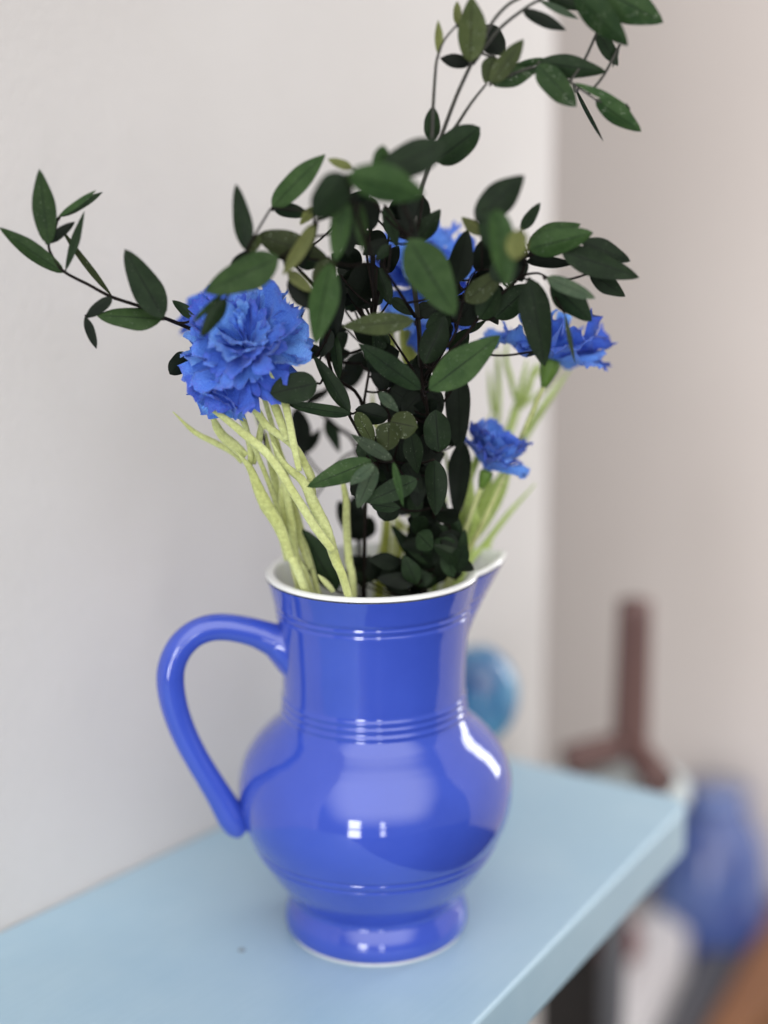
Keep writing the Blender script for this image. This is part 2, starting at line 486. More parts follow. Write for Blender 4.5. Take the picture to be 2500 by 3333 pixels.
SP_A, SP_W, SP_Z0, SP_Z1, SP_EXT = math.radians(15), 0.50, 0.1685, 0.203, 0.0185
def spout(r, z, a):
    """pinched pouring lip: extra radius and lift at angle a"""
    d = abs((a - SP_A + PI) % (2 * PI) - PI)
    h = max(0.0, (z - SP_Z0) / (SP_Z1 - SP_Z0))
    wv = SP_W * (0.82 + 0.18 * min(h, 1))
    if d >= wv or h <= 0: g = 0.0
    else: g = (1 - d / wv) ** 0.98
    lift = 0.0036 * min(h, 1.0) ** 2 * max(0.0, 1 - d / (SP_W * 1.5)) ** 1.3 if d < SP_W * 1.5 else 0.0
    return r + SP_EXT * g * h ** 0.74, z + lift
SEG = 240
angs = []
for k in range(SEG): angs.append(SP_A + 2 * PI * k / SEG)
def ring_mesh(name, prof, cap0=False, cap1=False, sp_on=True):
    V, F = [], []
    for r, z in prof:
        for a in angs:
            r2, z2 = spout(r, z, a) if sp_on else (r, z)
            V.append((r2 * math.cos(a), r2 * math.sin(a), z2))
    for i in range(len(prof) - 1):
        for k in range(SEG):
            k2 = (k + 1) % SEG
            F.append((i * SEG + k, i * SEG + k2, (i + 1) * SEG + k2, (i + 1) * SEG + k))
    if cap0: F.append(tuple(range(SEG - 1, -1, -1)))
    if cap1: F.append(tuple((len(prof) - 1) * SEG + k for k in range(SEG)))
    return tomesh(name, V, F)
dense = []
for a, b in zip(pp, pp[1:]):
    m = max(1, int((b - a).length / 0.0005))
    for k in range(m):
        q = a + (b - a) * (k / m)
        dense.append((outer_r(q.x, q.y), q.y))
dense.append((pp[-1].x, pp[-1].y))
link('body', ring_mesh('body', dense, cap0=True), M_BLUE, jug)
R0, Z0 = pp[-1].x, pp[-1].y
lip = []
for k in range(13):
    a = -0.25 + (PI + 0.25) * k / 12
    lip.append((R0 - 0.0022 + 0.0024 * math.cos(a), Z0 + 0.0012 + 0.0016 * math.sin(a)))
link('rim', ring_mesh('rim', lip), M_WHITE, jug)['label'] = 'white unglazed looking rim of the jug'
inn = [(R0 - 0.0046, Z0 + 0.0012)]
for z in (0.198, 0.19, 0.18, 0.17, 0.16, 0.15, 0.14, 0.13): inn.append((prof_r(z) - 0.0048, z))
inn += [(0.055, 0.112), (0.066, 0.095), (0.069, 0.08), (0.064, 0.06), (0.052, 0.04), (0.03, 0.03), (0.002, 0.029)]
link('lining', ring_mesh('lining', inn, cap1=True), M_WHITE, jug)
link('foot_ring', ring_mesh('foot_ring', [(0.0440, 0.0001), (0.0476, 0.0001), (0.0482, 0.0006), (0.0478, 0.0012), (0.0470, 0.0017)], sp_on=False), M_WHITE, jug)['label'] = 'pale unglazed ring under the foot of the jug'
# handle on a vertical plane through the axis
HA = math.radians(13)
hdir = Vector((-math.cos(HA), -math.sin(HA), 0)); hn = Vector((math.sin(HA), -math.cos(HA), 0))
def hp(x, y):
    d = ray('J', x, y)
    return CAM + d * (-CAM.dot(hn) / d.dot(hn))
hpath = [(660, 470), (630, 458), (600, 444), (560, 424), (495, 398), (425, 380), (350, 371), (285, 378), (225, 405), (176, 452), (145, 512), (133, 575),
         (139, 650), (160, 735), (195, 825), (240, 912), (285, 988), (326, 1055), (360, 1112), (386, 1155), (410, 1188), (436, 1205)]
hrad = [125, 108, 88, 70, 61, 58, 57, 57, 57, 58, 58, 59, 58, 56, 54, 52, 52, 54, 58, 62, 60, 50]
hpts = [hp(*q) for q in hpath]
hr = [plen('J', r, p) for r, p in zip(hrad, hpts)]
hs = catmull(hpts, 6)
V, F = tube_geo(hs, lerp_list(hr, len(hs)), 28, 1.0, hn)
hme = tomesh('handle', V, F)
link('handle', hme, M_BLUE, jug)

# ------------------------------------------------------------------ eucalyptus
def leaf_mesh(L, W, shape, fold, curl, rnd, twist=0.0):
    n, m = 14, 6
    V, F, UVs = [], [], []
    for i in range(n + 1):
        t = i / n
        if shape == 'r': wv = (math.sin(PI * min(1, t ** 0.85)) ** 0.62)
        elif shape == 'n': wv = math.sin(PI * t ** 0.9) ** 0.85
        else: wv = math.sin(PI * t ** 0.82) ** 0.74 * (1 - 0.08 * t)
        if t < 0.06: wv = max(wv, 0.03)
        wv = wv * W / 2 * (1 + 0.05 * math.sin(t * 9 + rnd * 7))
        tw = twist * (t - 0.4)
        for j in range(m + 1):
            s = j / m * 2 - 1
            x = s * wv
            z = -fold * abs(x) ** 1.2 / max(W, 1e-5) ** 0.2 + curl * L * (t - 0.35 * t - t * t * 0.65) + 0.02 * W * math.sin(t * 11 + s * 2.5 + rnd * 20) * abs(s)
            xx = x * math.cos(tw) - z * math.sin(tw); zz = x * math.sin(tw) + z * math.cos(tw)
            V.append((xx, t * L, zz)); UVs.append((j / m, t))
    for i in range(n):
        for j in range(m):
            a = i * (m + 1) + j
            F.append((a, a + 1, a + m + 2, a + m + 1))
    return tomesh('leaf', V, F, UVs)
def add_leaf(parent, crop, bx, by, tx, ty, wpx, Y, tone='d', shape='l', dY=0.0):
    B, T = at(crop, bx, by, Y), at(crop, tx, ty, Y + dY)
    L = (T - B).length
    rnd = random.random()
    tilt = random.uniform(-0.5, 0.5)
    if wpx / CROPS[crop][2] < 22: tilt *= 1.6
    W = plen(crop, wpx, (B + T) / 2) / max(0.4, math.cos(tilt)) * 1.1
    y = (T - B).normalized()
    v = (CAM - (B + T) / 2).normalized()
    z = (v - y * v.dot(y)).normalized()
    z = Matrix.Rotation(tilt, 3, y) @ z
    x = y.cross(z)
    me = leaf_mesh(L, W, shape, random.uniform(0.05, 0.35), random.uniform(-0.10, 0.22), rnd, random.uniform(-0.25, 0.25))
    o = link('leaf', me, LM[tone], parent)
    o.matrix_local = Matrix(((x.x, y.x, z.x, B.x), (x.y, y.y, z.y, B.y), (x.z, y.z, z.z, B.z), (0, 0, 0, 1)))
    return B
def branch(label, stems, leaves, Y, mat_=None, rad=0.0011, root=None, fill=()):
    """stems: list of (radius factor, [(crop,x,y[,dY])...]); leaves: crop,bx,by,tx,ty,w,dY,tone[,shape[,dYtip]]"""
    rg = random.Random(len(leaves) * 31 + len(label))
    leaves = list(leaves)
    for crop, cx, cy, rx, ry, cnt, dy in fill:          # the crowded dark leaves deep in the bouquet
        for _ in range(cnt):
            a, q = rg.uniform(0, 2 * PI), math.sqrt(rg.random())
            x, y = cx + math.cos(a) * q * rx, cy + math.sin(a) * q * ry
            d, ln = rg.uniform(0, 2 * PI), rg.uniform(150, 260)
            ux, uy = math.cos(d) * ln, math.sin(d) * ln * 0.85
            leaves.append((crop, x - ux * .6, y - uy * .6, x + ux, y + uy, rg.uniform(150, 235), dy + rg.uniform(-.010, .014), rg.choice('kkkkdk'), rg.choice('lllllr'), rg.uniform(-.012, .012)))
    t = thing('eucalyptus_branch', label, 'leafy branch', 'dark eucalyptus branches in the jug')
    V, F, samples = [], [], []
    for si, (rf, pts) in enumerate(stems):
        P = [at(p[0], p[1], p[2], Y + (p[3] if len(p) > 3 else 0)) for p in pts]
        if si == 0 and root is not None:
            r0 = Vector(root)
            P = [r0, r0.lerp(P[0], 0.55) + Vector((0, 0, 0.004))] + P
        if len(P) < 3: P.insert(1, (P[0] + P[1]) / 2 + Vector((0, 0, 0.0008)))
        cs = catmull(P, 6)
        tube_geo(cs, [rad * rf * (1 - 0.5 * i / len(cs)) for i in range(len(cs))], 7, V=V, Fc=F)
        samples += cs
    for lf in leaves:
        crop, bx, by, tx, ty, wpx, dy, tone = lf[:8]
        B = add_leaf(t, crop, bx, by, tx, ty, wpx, Y + dy, tone, lf[8] if len(lf) > 8 else 'l', lf[9] if len(lf) > 9 else 0.0)
        q = min(samples, key=lambda s: (s - B).length + max(0, s.z - B.z) * 1.0)
        d = (q - B).length
        if d > 0.0008:
            q2 = q
            mid = (B + q2) / 2 + Vector((0, 0, -0.08 * d))
            cs = catmull([q2, mid, B], 5)
            tube_geo(cs, [rad * 0.55] * len(cs), 6, V=V, Fc=F)
    link('stem', tomesh('stem', V, F), mat_ or M_STEM, t)
    return t

# 1 tall branch, upper right
branch('tallest eucalyptus branch arching out at the top right, its leaves dusted with pale specks',
  [(1.1, [('G', 790, 900, .03), ('G', 760, 500, .03), ('H3', 1400, 1340, .02), ('H3', 1370, 700, .01), ('B', 225, 690, -0.01), ('B', 255, 520), ('B', 290, 340), ('B', 335, 220), ('C', 265, 780), ('C', 345, 570), ('C', 430, 385), ('C', 490, 270), ('C', 560, 130), ('C', 650, 30), ('C', 740, -20)]),
   (0.7, [('C', 195, 850), ('C', 203, 640), ('C', 215, 450), ('C', 228, 345), ('C', 270, 240), ('C', 345, 150)]),
   (0.8, [('C', 300, 800), ('C', 335, 765), ('C', 430, 620), ('C', 525, 500)]),
   (0.7, [('C', 440, 385), ('C', 590, 185), ('C', 740, 60), ('C', 830, 5), ('C', 960, -60), ('C', 1200, -90)]),
   (0.6, [('C', 545, 500), ('C', 830, 400), ('C', 1000, 475), ('C', 1045, 505), ('C', 1110, 550), ('C', 1180, 600)])],
  [('C', 425, 372, 432, -25, 165, -.006, 'o'), ('C', 235, 335, 232, 118, 46, 0, 'y', 'n'), ('C', 348, 155, 346, 5, 48, .004, 'y', 'n'),
   ('C', 425, 378, 243, 350, 82, .004, 'k'), ('C', 505, 150, 625, 330, 150, .012, 'k'), ('C', 545, 498, 746, 233, 115, -.01, 'o'),
   ('C', 575, 335, 512, 500, 105, 0, 'o'), ('C', 690, 400, 888, 350, 44, .006, 's'), ('C', 548, 500, 835, 415, 105, 0, 's'),
   ('C', 838, 372, 1242, 432, 125, .004, 'd'), ('C', 826, 385, 1062, 642, 150, -.006, 's'), ('C', 1050, 497, 1368, 632, 42, 0, 's', 'n'),
   ('C', 1368, 630, 1350, 705, 45, .002, 'm'), ('C', 1176, 598, 1452, 790, 118, 0, 's'), ('C', 1046, 508, 1225, 850, 24, .03, 'g', 'n', .03),
   ('C', 738, 60, 1002, 182, 76, 0, 'k'), ('C', 838, 2, 1076, 115, 42, .004, 'g', 'n'), ('C', 870, -35, 1130, 58, 75, .01, 'd'),
   ('C', 1050, -50, 1372, 277, 165, -.008, 's'), ('C', 1170, -80, 1584, 136, 205, 0, 's'), ('C', 1188, 188, 1312, 396, 90, .012, 'd'),
   ('C', 1322, 270, 1278, 408, 22, .01, 'd', 'n'), ('C', 215, 968, 484, 762, 180, -.004, 'd', 'r'), ('C', 198, 845, 200, 636, 98, .004, 'd')],
  -0.045, M_TWIG, 0.0013, (0.012, 0.004, 0.10))

# 2 branch reaching far left
branch('eucalyptus branch reaching far out to the left beside the pale wall',
  [(1.0, [('A', 560, 1340, .05), ('A', 265, 1190, .03), ('A', 75, 1110), ('E', 1265, 1270), ('E', 1080, 1180), ('E', 860, 1105), ('E', 680, 1010), ('E', 500, 915), ('E', 420, 820), ('E', 375, 710), ('E', 420, 600), ('E', 450, 490)])],
  [('E', 375, 705, 303, 116, 170, -.004, 'm'), ('E', 445, 490, 745, 280, 46, 0, 's', 'n'), ('E', 460, 490, 795, 295, 62, .006, 'd', 'n'),
   ('E', 355, 690, 580, 525, 80, -.002, 'k'), ('E', 495, 920, -10, 565, 128, 0, 'm'), ('E', 505, 905, 652, 440, 62, -.004, 'd', 'n'),
   ('E', 870, 1105, 455, 555, 50, .006, 'o', 'n'), ('E', 865, 1110, 655, 1270, 92, -.004, 'k'), ('E', 655, 1255, 745, 1508, 70, -.004, 'k', 'n'),
   ('E', 1262, 1268, 962, 735, 225, -.012, 'd'), ('E', 1250, 1280, 745, 1250, 165, -.004, 'm'), ('A', 285, 1115, 125, 990, 72, .01, 'd')],
  -0.05, M_STEM, 0.0011, (-0.015, 0.01, 0.10))

# 3 crown of the bouquet, leaning to the camera
branch('eucalyptus branch with broad blurred leaves at the top centre, nearest the viewer',
  [(1.3, [('G', 700, 1000, .10), ('H3', 860, 1100, .08), ('H3', 900, 500, .04), ('H1', 850, 1250), ('H1', 720, 900, -.01), ('H1', 620, 480, -.02), ('H1', 600, 380, -.02)]),
   (0.9, [('H3', 1330, 600, .04), ('H3', 1060, 180, .02), ('H3', 950, 20, .01), ('H1', 860, 1280)]),
   (0.8, [('H1', 1330, 1100, .02), ('H1', 1280, 900), ('H1', 1200, 720), ('H1', 1180, 430)]),
   (0.8, [('A', 850, 700, .03), ('A', 1010, 730, .02), ('A', 1090, 480, .01), ('A', 1100, 400), ('A', 800, 365, .02)])],
  [('H1', 595, 390, 240, 860, 360, -.02, 'd', 'r'), ('H1', 600, 400, 1430, 610, 370, -.03, 'm', 'r'), ('H1', 980, 350, 1680, 50, 350, -.01, 'd', 'r'),
   ('H1', 960, 340, 985, 70, 190, 0, 'm'), ('H1', 560, 640, 470, 1340, 225, -.01, 'm'), ('H1', 730, 690, 775, 1245, 140, -.005, 'm'),
   ('H1', 650, 320, 385, 225, 100, .02, 'y'), ('A', 798, 366, 1160, 3, 155, .03, 'm'), ('A', 808, 368, 1050, 410, 100, .035, 'd'),
   ('A', 1080, 360, 988, 482, 66, .025, 'y'), ('A', 1200, 735, 1090, 1290, 185, .0, 'm'), ('A', 1190, 700, 1115, 960, 160, .01, 'o'),
   ('H1', 1000, 720, 1140, 1190, 140, .03, 'd'), ('H1', 1350, 1120, 1607, 765, 190, .03, 'd'), ('H1', 1420, 620, 1230, 1100, 290, .04, 'k'),
   ('H1', 1160, 660, 1370, 1110, 130, .01, 'k'), ('B', 215, 625, 468, 1042, 225, -.005, 'm'), ('B', 465, 870, 532, 575, 125, .03, 'k'),
   ('H1', 1070, 1150, 905, 1320, 120, .03, 'd'), ('H1', 1040, 1100, 760, 1260, 150, .04, 'k'), ('H1', 620, 900, 610, 1290, 170, .03, 'k'),
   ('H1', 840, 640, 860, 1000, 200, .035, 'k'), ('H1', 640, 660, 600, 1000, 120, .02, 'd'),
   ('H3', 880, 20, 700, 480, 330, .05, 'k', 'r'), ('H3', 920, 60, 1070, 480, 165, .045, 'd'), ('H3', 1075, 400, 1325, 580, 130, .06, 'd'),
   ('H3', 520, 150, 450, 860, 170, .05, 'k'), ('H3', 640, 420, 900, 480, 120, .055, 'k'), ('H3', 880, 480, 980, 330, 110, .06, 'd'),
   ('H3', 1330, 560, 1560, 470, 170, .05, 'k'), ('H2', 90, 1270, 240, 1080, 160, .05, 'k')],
  -0.086, M_STEM, 0.0010, (0.0, -0.01, 0.10),
  [('H1', 800, 1350, 250, 300, 9, .07), ('H1', 700, 850, 110, 240, 6, .06), ('H1', 1240, 850, 130, 230, 7, .06), ('H3', 650, 260, 190, 280, 7, .075), ('H3', 410, 880, 90, 170, 4, .07)])

# 4 leaves over the left flower
branch('eucalyptus spray whose big glossy leaf lies across the left blue flower',
  [(1.0, [('F', 1420, 500, .05), ('H3', 430, 1200, .04), ('A', 1130, 1000, .03), ('A', 1000, 800, .02), ('A', 850, 700), ('A', 700, 672), ('A', 630, 665), ('A', 690, 540), ('A', 790, 372, .01)])],
  [('A', 630, 662, 556, 203, 122, 0, 'd'), ('A', 645, 665, 722, 548, 78, .004, 'o'), ('A', 698, 552, 1175, 700, 175, .01, 'o'),
   ('A', 1085, 470, 868, 822, 100, -.01, 'y'), ('A', 848, 700, 340, 932, 225, -.012, 'm'), ('A', 690, 675, 515, 752, 86, .01, 'k'),
   ('A', 470, 945, 262, 1142, 42, -.006, 's', 'n'), ('A', 492, 975, 318, 1240, 102, -.01, 'd'), ('A', 905, 795, 1075, 935, 84, -.004, 'y'),
   ('A', 915, 835, 1095, 1060, 140, 0, 'k'), ('A', 960, 735, 1175, 700, 110, .02, 'd'), ('A', 1110, 470, 990, 800, 40, .0, 'k', 'n')],
  -0.075, M_STEM, 0.0010, (-0.005, 0.0, 0.10))

# 5 right hand branch
branch('eucalyptus branch fanning out to the right above the right blue flower',
  [(1.1, [('G', 770, 700, .035), ('H3', 1420, 1380, .02), ('H6', 250, 450), ('H2', 520, 1500), ('H2', 690, 1280), ('H2', 900, 1050), ('H2', 1120, 850), ('H2', 1190, 700), ('B', 860, 720), ('B', 1030, 690)]),
   (0.8, [('H2', 1120, 850), ('H2', 1200, 810), ('H2', 1330, 795), ('H2', 1440, 840)]),
   (0.8, [('H2', 350, 1600), ('H2', 450, 1400), ('H2', 560, 950), ('H2', 660, 775), ('H2', 880, 755)]),
   (0.8, [('H2', 1190, 700), ('H2', 1130, 500, -.02), ('H2', 1000, 300, -.03), ('B', 620, 520, -.02)])],
  [('B', 575, 525, 842, 282, 165, -.03, 'd'), ('B', 822, 578, 927, 430, 62, 0, 'd'), ('B', 862, 655, 1145, 545, 120, .004, 'm'), ('B', 862, 680, 1214, 592, 140, -.006, 'm'),
   ('B', 1040, 690, 1464, 836, 135, -.004, 'd'), ('B', 1150, 640, 1414, 748, 105, .004, 'd'), ('B', 1195, 812, 1387, 938, 95, .006, 'd'),
   ('B', 850, 745, 1110, 762, 60, .01, 'k'), ('B', 850, 718, 1070, 690, 56, .004, 'k'), ('B', 690, 460, 745, 890, 140, -.055, 'm'),
   ('B', 820, 575, 785, 742, 112, -.06, 'y', 'r'), ('B', 620, 470, 690, 720, 110, -.03, 'd'), ('B', 612, 605, 500, 508, 62, -.01, 'y'),
   ('B', 578, 792, 680, 600, 110, .0, 'k'), ('B', 522, 965, 730, 800, 120, -.01, 'o'), ('B', 600, 1060, 705, 890, 120, -.004, 'd', 'r'),
   ('B', 680, 1055, 880, 870, 145, .006, 'd'), ('B', 870, 838, 950, 1316, 165, -.012, 'd'), ('B', 960, 835, 1226, 948, 82, -.016, 'g'),
   ('B', 985, 865, 1205, 1072, 140, -.008, 'd'), ('B', 1058, 1030, 1114, 1300, 24, -.012, 'g', 'n'), ('B', 915, 1232, 848, 1262, 20, -.005, 'k', 'n'),
   ('B', 465, 1085, 580, 950, 150, .01, 'k'), ('B', 325, 1442, 712, 1148, 175, -.012, 'm'), ('B', 300, 1300, 415, 1040, 140, .004, 'd'),
   ('B', 530, 1140, 640, 1062, 30, .01, 'd', 'n'), ('B', 440, 1250, 540, 1110, 90, .02, 'd'), ('B', 760, 700, 830, 860, 130, .0, 'k'), ('B', 700, 720, 770, 870, 150, -.02, 'd', 'r')],
  -0.055, M_STEM, 0.0010, (0.018, 0.0, 0.10),
  [('H2', 940, 640, 150, 240, 6, .025), ('H2', 760, 1060, 230, 130, 6, .02), ('H2', 400, 1000, 90, 300, 5, .03), ('H2', 330, 1420, 130, 130, 4, .02)])

# 6 dark heart of the bouquet
branch('dark eucalyptus branch with small rounded leaves in the heart of the bouquet',
  [(1.2, [('G', 790, 900, .025), ('G', 740, 500, .02), ('G', 715, 200), ('H3', 1415, 1370), ('H3', 1380, 900), ('H3', 1345, 620)]),
   (1.0, [('H4', 930, 830, .01), ('H4', 700, 830, .01), ('H4', 570, 550), ('H4', 450, 330), ('H3', 620, 1630), ('H3', 400, 1350), ('H3', 240, 1040)]),
   (0.9, [('H4', 620, 190, .02), ('H3', 780, 1520, .02), ('H3', 850, 1100, .02), ('H3', 900, 800, .02)]),
   (0.8, [('H3', 1410, 1370), ('H3', 1290, 1150), ('H3', 1100, 860), ('H3', 1010, 730)]),
   (0.8, [('H4', 900, 390), ('H4', 870, 300), ('H4', 800, 120)])],
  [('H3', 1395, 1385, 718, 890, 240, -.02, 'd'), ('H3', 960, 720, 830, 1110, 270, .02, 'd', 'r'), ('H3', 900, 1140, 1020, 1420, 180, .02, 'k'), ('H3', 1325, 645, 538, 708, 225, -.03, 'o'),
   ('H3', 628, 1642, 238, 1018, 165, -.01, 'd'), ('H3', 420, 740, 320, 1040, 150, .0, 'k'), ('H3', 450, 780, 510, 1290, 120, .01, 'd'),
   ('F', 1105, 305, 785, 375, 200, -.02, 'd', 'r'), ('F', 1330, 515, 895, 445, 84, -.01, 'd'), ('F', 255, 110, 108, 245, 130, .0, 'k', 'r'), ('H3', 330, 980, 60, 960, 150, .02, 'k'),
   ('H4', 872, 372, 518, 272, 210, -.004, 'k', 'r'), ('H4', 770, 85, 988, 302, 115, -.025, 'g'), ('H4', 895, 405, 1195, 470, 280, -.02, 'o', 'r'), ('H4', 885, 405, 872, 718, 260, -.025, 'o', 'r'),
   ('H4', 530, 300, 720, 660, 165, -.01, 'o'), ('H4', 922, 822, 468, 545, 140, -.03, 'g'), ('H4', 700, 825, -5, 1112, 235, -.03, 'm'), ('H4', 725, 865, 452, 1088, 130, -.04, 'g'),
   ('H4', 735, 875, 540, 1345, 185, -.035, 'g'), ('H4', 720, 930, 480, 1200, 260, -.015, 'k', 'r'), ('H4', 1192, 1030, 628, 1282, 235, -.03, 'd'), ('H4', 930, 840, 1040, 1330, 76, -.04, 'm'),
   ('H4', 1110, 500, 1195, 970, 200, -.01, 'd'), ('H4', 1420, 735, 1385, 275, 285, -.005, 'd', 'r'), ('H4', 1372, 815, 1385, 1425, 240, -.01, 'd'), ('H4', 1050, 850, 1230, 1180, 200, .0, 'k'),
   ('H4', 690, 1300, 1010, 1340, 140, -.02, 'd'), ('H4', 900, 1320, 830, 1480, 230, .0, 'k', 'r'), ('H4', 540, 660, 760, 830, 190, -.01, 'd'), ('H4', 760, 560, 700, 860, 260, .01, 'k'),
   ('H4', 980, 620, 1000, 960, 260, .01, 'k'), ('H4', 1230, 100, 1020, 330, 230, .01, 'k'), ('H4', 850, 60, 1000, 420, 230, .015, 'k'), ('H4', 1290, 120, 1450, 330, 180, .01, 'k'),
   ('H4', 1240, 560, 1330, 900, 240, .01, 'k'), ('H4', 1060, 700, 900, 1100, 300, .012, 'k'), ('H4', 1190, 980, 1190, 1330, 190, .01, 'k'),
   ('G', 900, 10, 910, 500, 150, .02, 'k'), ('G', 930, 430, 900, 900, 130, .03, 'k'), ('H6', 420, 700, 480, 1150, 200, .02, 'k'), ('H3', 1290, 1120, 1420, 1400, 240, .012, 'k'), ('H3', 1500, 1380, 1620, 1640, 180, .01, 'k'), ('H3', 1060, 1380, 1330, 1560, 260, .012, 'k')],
  -0.04, M_STEM, 0.0010, (0.008, -0.012, 0.10),
  [('H3', 900, 930, 130, 220, 5, .02), ('H3', 1400, 1230, 200, 260, 9, .02), ('H4', 1150, 520, 300, 420, 20, .022), ('H4', 860, 1000, 230, 230, 9, .02), ('H4', 1310, 1050, 160, 330, 9, .025)])

# 7 behind, out of focus
branch('blurred black eucalyptus branch behind the bouquet, to the right of the left flower',
  [(1.2, [('G', 320, 1320), ('G', 310, 1030), ('H4', 540, 720, .01), ('H4', 300, 450, .01), ('H4', 60, 240), ('H3', 170, 1560), ('H3', 390, 1370), ('H3', 600, 1200)]),
   (0.7, [('H4', 540, 720, .01), ('H4', 360, 830), ('H4', 90, 1210), ('F', 1030, 1150)]),
   (0.6, [('H3', 545, 720), ('H3', 535, 900), ('H3', 530, 1040), ('H3', 505, 1400), ('H4', 340, 250), ('H4', 330, 350)])],
  [('H3', 560, 1380, 770, 950, 240, .01, 'k', 'r'), ('F', 965, 470, 1015, 805, 130, 0, 'k'), ('F', 1165, 540, 1255, 775, 84, .01, 'd'), ('F', 1020, 780, 1130, 610, 70, .01, 'k'),
   ('H4', 560, 1690, 330, 1260, 200, -.01, 'k', 'r'), ('H4', 570, 1690, 690, 1430, 230, -.012, 'k', 'r'), ('H4', 490, 1220, 600, 1680, 200, -.005, 'k'), ('F', 1030, 430, 1190, 350, 60, 0, 'k')],
  0.035, M_STEM, 0.0014, (-0.012, 0.014, 0.10))

# 8 short leafy branch in the mouth of the jug
branch('short dark eucalyptus branch whose leaves fill the mouth of the jug',
  [(1.2, [('H5', 760, 1250), ('H5', 720, 1000), ('H5', 700, 700), ('H5', 640, 400)]), (0.8, [('H5', 1000, 1200), ('H5', 1080, 900), ('H5', 1000, 600), ('H5', 940, 450)])],
  [('H5', 1090, 900, 735, 635, 190, 0, 'd'), ('H5', 700, 1080, 410, 690, 125, .01, 'd'), ('H5', 1170, 820, 945, 460, 150, .004, 'd'), ('H5', 1150, 1220, 1205, 735, 140, -.004, 'd'),
   ('H5', 900, 1110, 720, 660, 200, .01, 'd'), ('H5', 680, 1310, 250, 1270, 170, -.01, 'k'), ('H5', 690, 1330, 540, 1020, 190, -.012, 'd'), ('H5', 1080, 1260, 970, 900, 170, -.01, 'd'),
   ('H5', 190, 1320, 170, 1010, 110, .004, 'k'), ('F', 1235, 1710, 1005, 1290, 205, .0, 'd'), ('H5', 760, 1200, 980, 960, 260, .012, 'k'), ('H5', 700, 1000, 660, 560, 200, .02, 'k'), ('H5', 1000, 1100, 1190, 820, 200, .015, 'k'),
   ('H5', 420, 1340, 640, 1160, 240, .012, 'k'), ('H5', 900, 1330, 860, 1000, 300, .005, 'k', 'r'), ('H5', 1120, 1280, 1010, 980, 220, .004, 'k'), ('H5', 560, 480, 720, 620, 120, .02, 'k')],
  -0.018, M_STEM, 0.0010, (0.01, -0.004, 0.10),
  [('H5', 880, 860, 270, 340, 20, .004), ('H5', 520, 1290, 300, 60, 6, .004), ('H5', 640, 500, 150, 120, 5, .01), ('H5', 760, 900, 90, 330, 8, -.004), ('H5', 600, 1180, 330, 130, 10, .006), ('H5', 120, 1230, 130, 110, 4, .012), ('H5', 1000, 1090, 170, 160, 7, .0)])

# ------------------------------------------------------------------ pale green flocked sprigs
def sprig(label, fronds, Y, m, root=None, flat=0.75):
    t = thing('flocked_sprig', label, 'artificial sprig', 'pale green flocked sprigs in the jug')
    for i, fr in enumerate(fronds):
        crop, wpx, pts = fr[:3]
        dy = fr[3] if len(fr) > 3 else 0.0
        ws = fr[4] if len(fr) > 4 else (0.8, 1.0, 0.95, 0.6, 0.12)
        P = [at(crop, p[0], p[1], Y + dy + (p[2] if len(p) > 2 else 0)) for p in pts]
        if i == 0 and root:
            r0 = Vector(root); P = [r0] + P
        if len(P) < 3: P.insert(1, (P[0] + P[1]) / 2 + Vector((0.0006, 0, 0.0004)))
        cs = catmull(P, 8)
        hw = plen(crop, wpx * 1.0, P[len(P) // 2]) / 2
        V, F = tube_geo(cs, [hw * q for q in lerp_list(list(ws), len(cs))], 12, flat, (CAM - P[0]).normalized(), 0.08)
        link('stalk' if i == 0 else 'frond', tomesh('frond', V, F), m, t)
    return t
TP = (0.75, 0.95, 1.0, 0.8, 0.15)
sprig('flocked sprig in front at the left, long fronds forking up to the left blue flower',
  [('F', 74, [(1310, 1720), (1230, 1500), (1160, 1290), (1085, 1130), (1010, 970), (880, 850), (795, 700)], 0, (0.65, 0.75, 0.9, 1.15, 1.1, .85, .6, 0.08)),
   ('F', 62, [(1215, 1440), (1100, 1290), (960, 1070), (790, 810), (620, 655), (450, 520), (358, 474)], -.006, (0.9, 1, .95, .9, .95, .7, .12)),
   ('F', 54, [(1080, 1060), (1050, 920), (950, 735), (770, 595), (700, 480), (648, 358)], .004, TP),
   ('F', 54, [(985, 900), (940, 690), (890, 450), (830, 320), (765, 183)], -.004, TP),
   ('F', 60, [(900, 690), (850, 540), (800, 420), (735, 300)], .002, TP),
   ('F', 50, [(760, 610), (680, 480), (590, 380), (515, 295)], .004, TP)],
  -0.050, M_FELT, (0.006, -0.022, 0.12), 0.6)
sprig('leftmost flocked sprig with a swollen stalk and a thin frond pointing left',
  [('F', 84, [(1000, 1640), (920, 1470), (850, 1280), (760, 1130), (700, 1000), (650, 880), (550, 755)], 0, (0.65, 0.7, 0.75, 1.0, 1.15, .9, .6, .08)),
   ('F', 44, [(600, 840), (530, 770), (400, 700), (270, 630), (130, 498)], .012, TP),
   ('F', 46, [(650, 870), (655, 760), (632, 640), (612, 512)], .004, TP),
   ('F', 48, [(672, 850), (700, 740), (722, 620), (725, 530)], .006, TP),
   ('F', 74, [(620, 800), (560, 740), (450, 640), (375, 480)], .004, TP)],
  -0.036, M_FELT, (-0.010, -0.012, 0.12), 0.6)
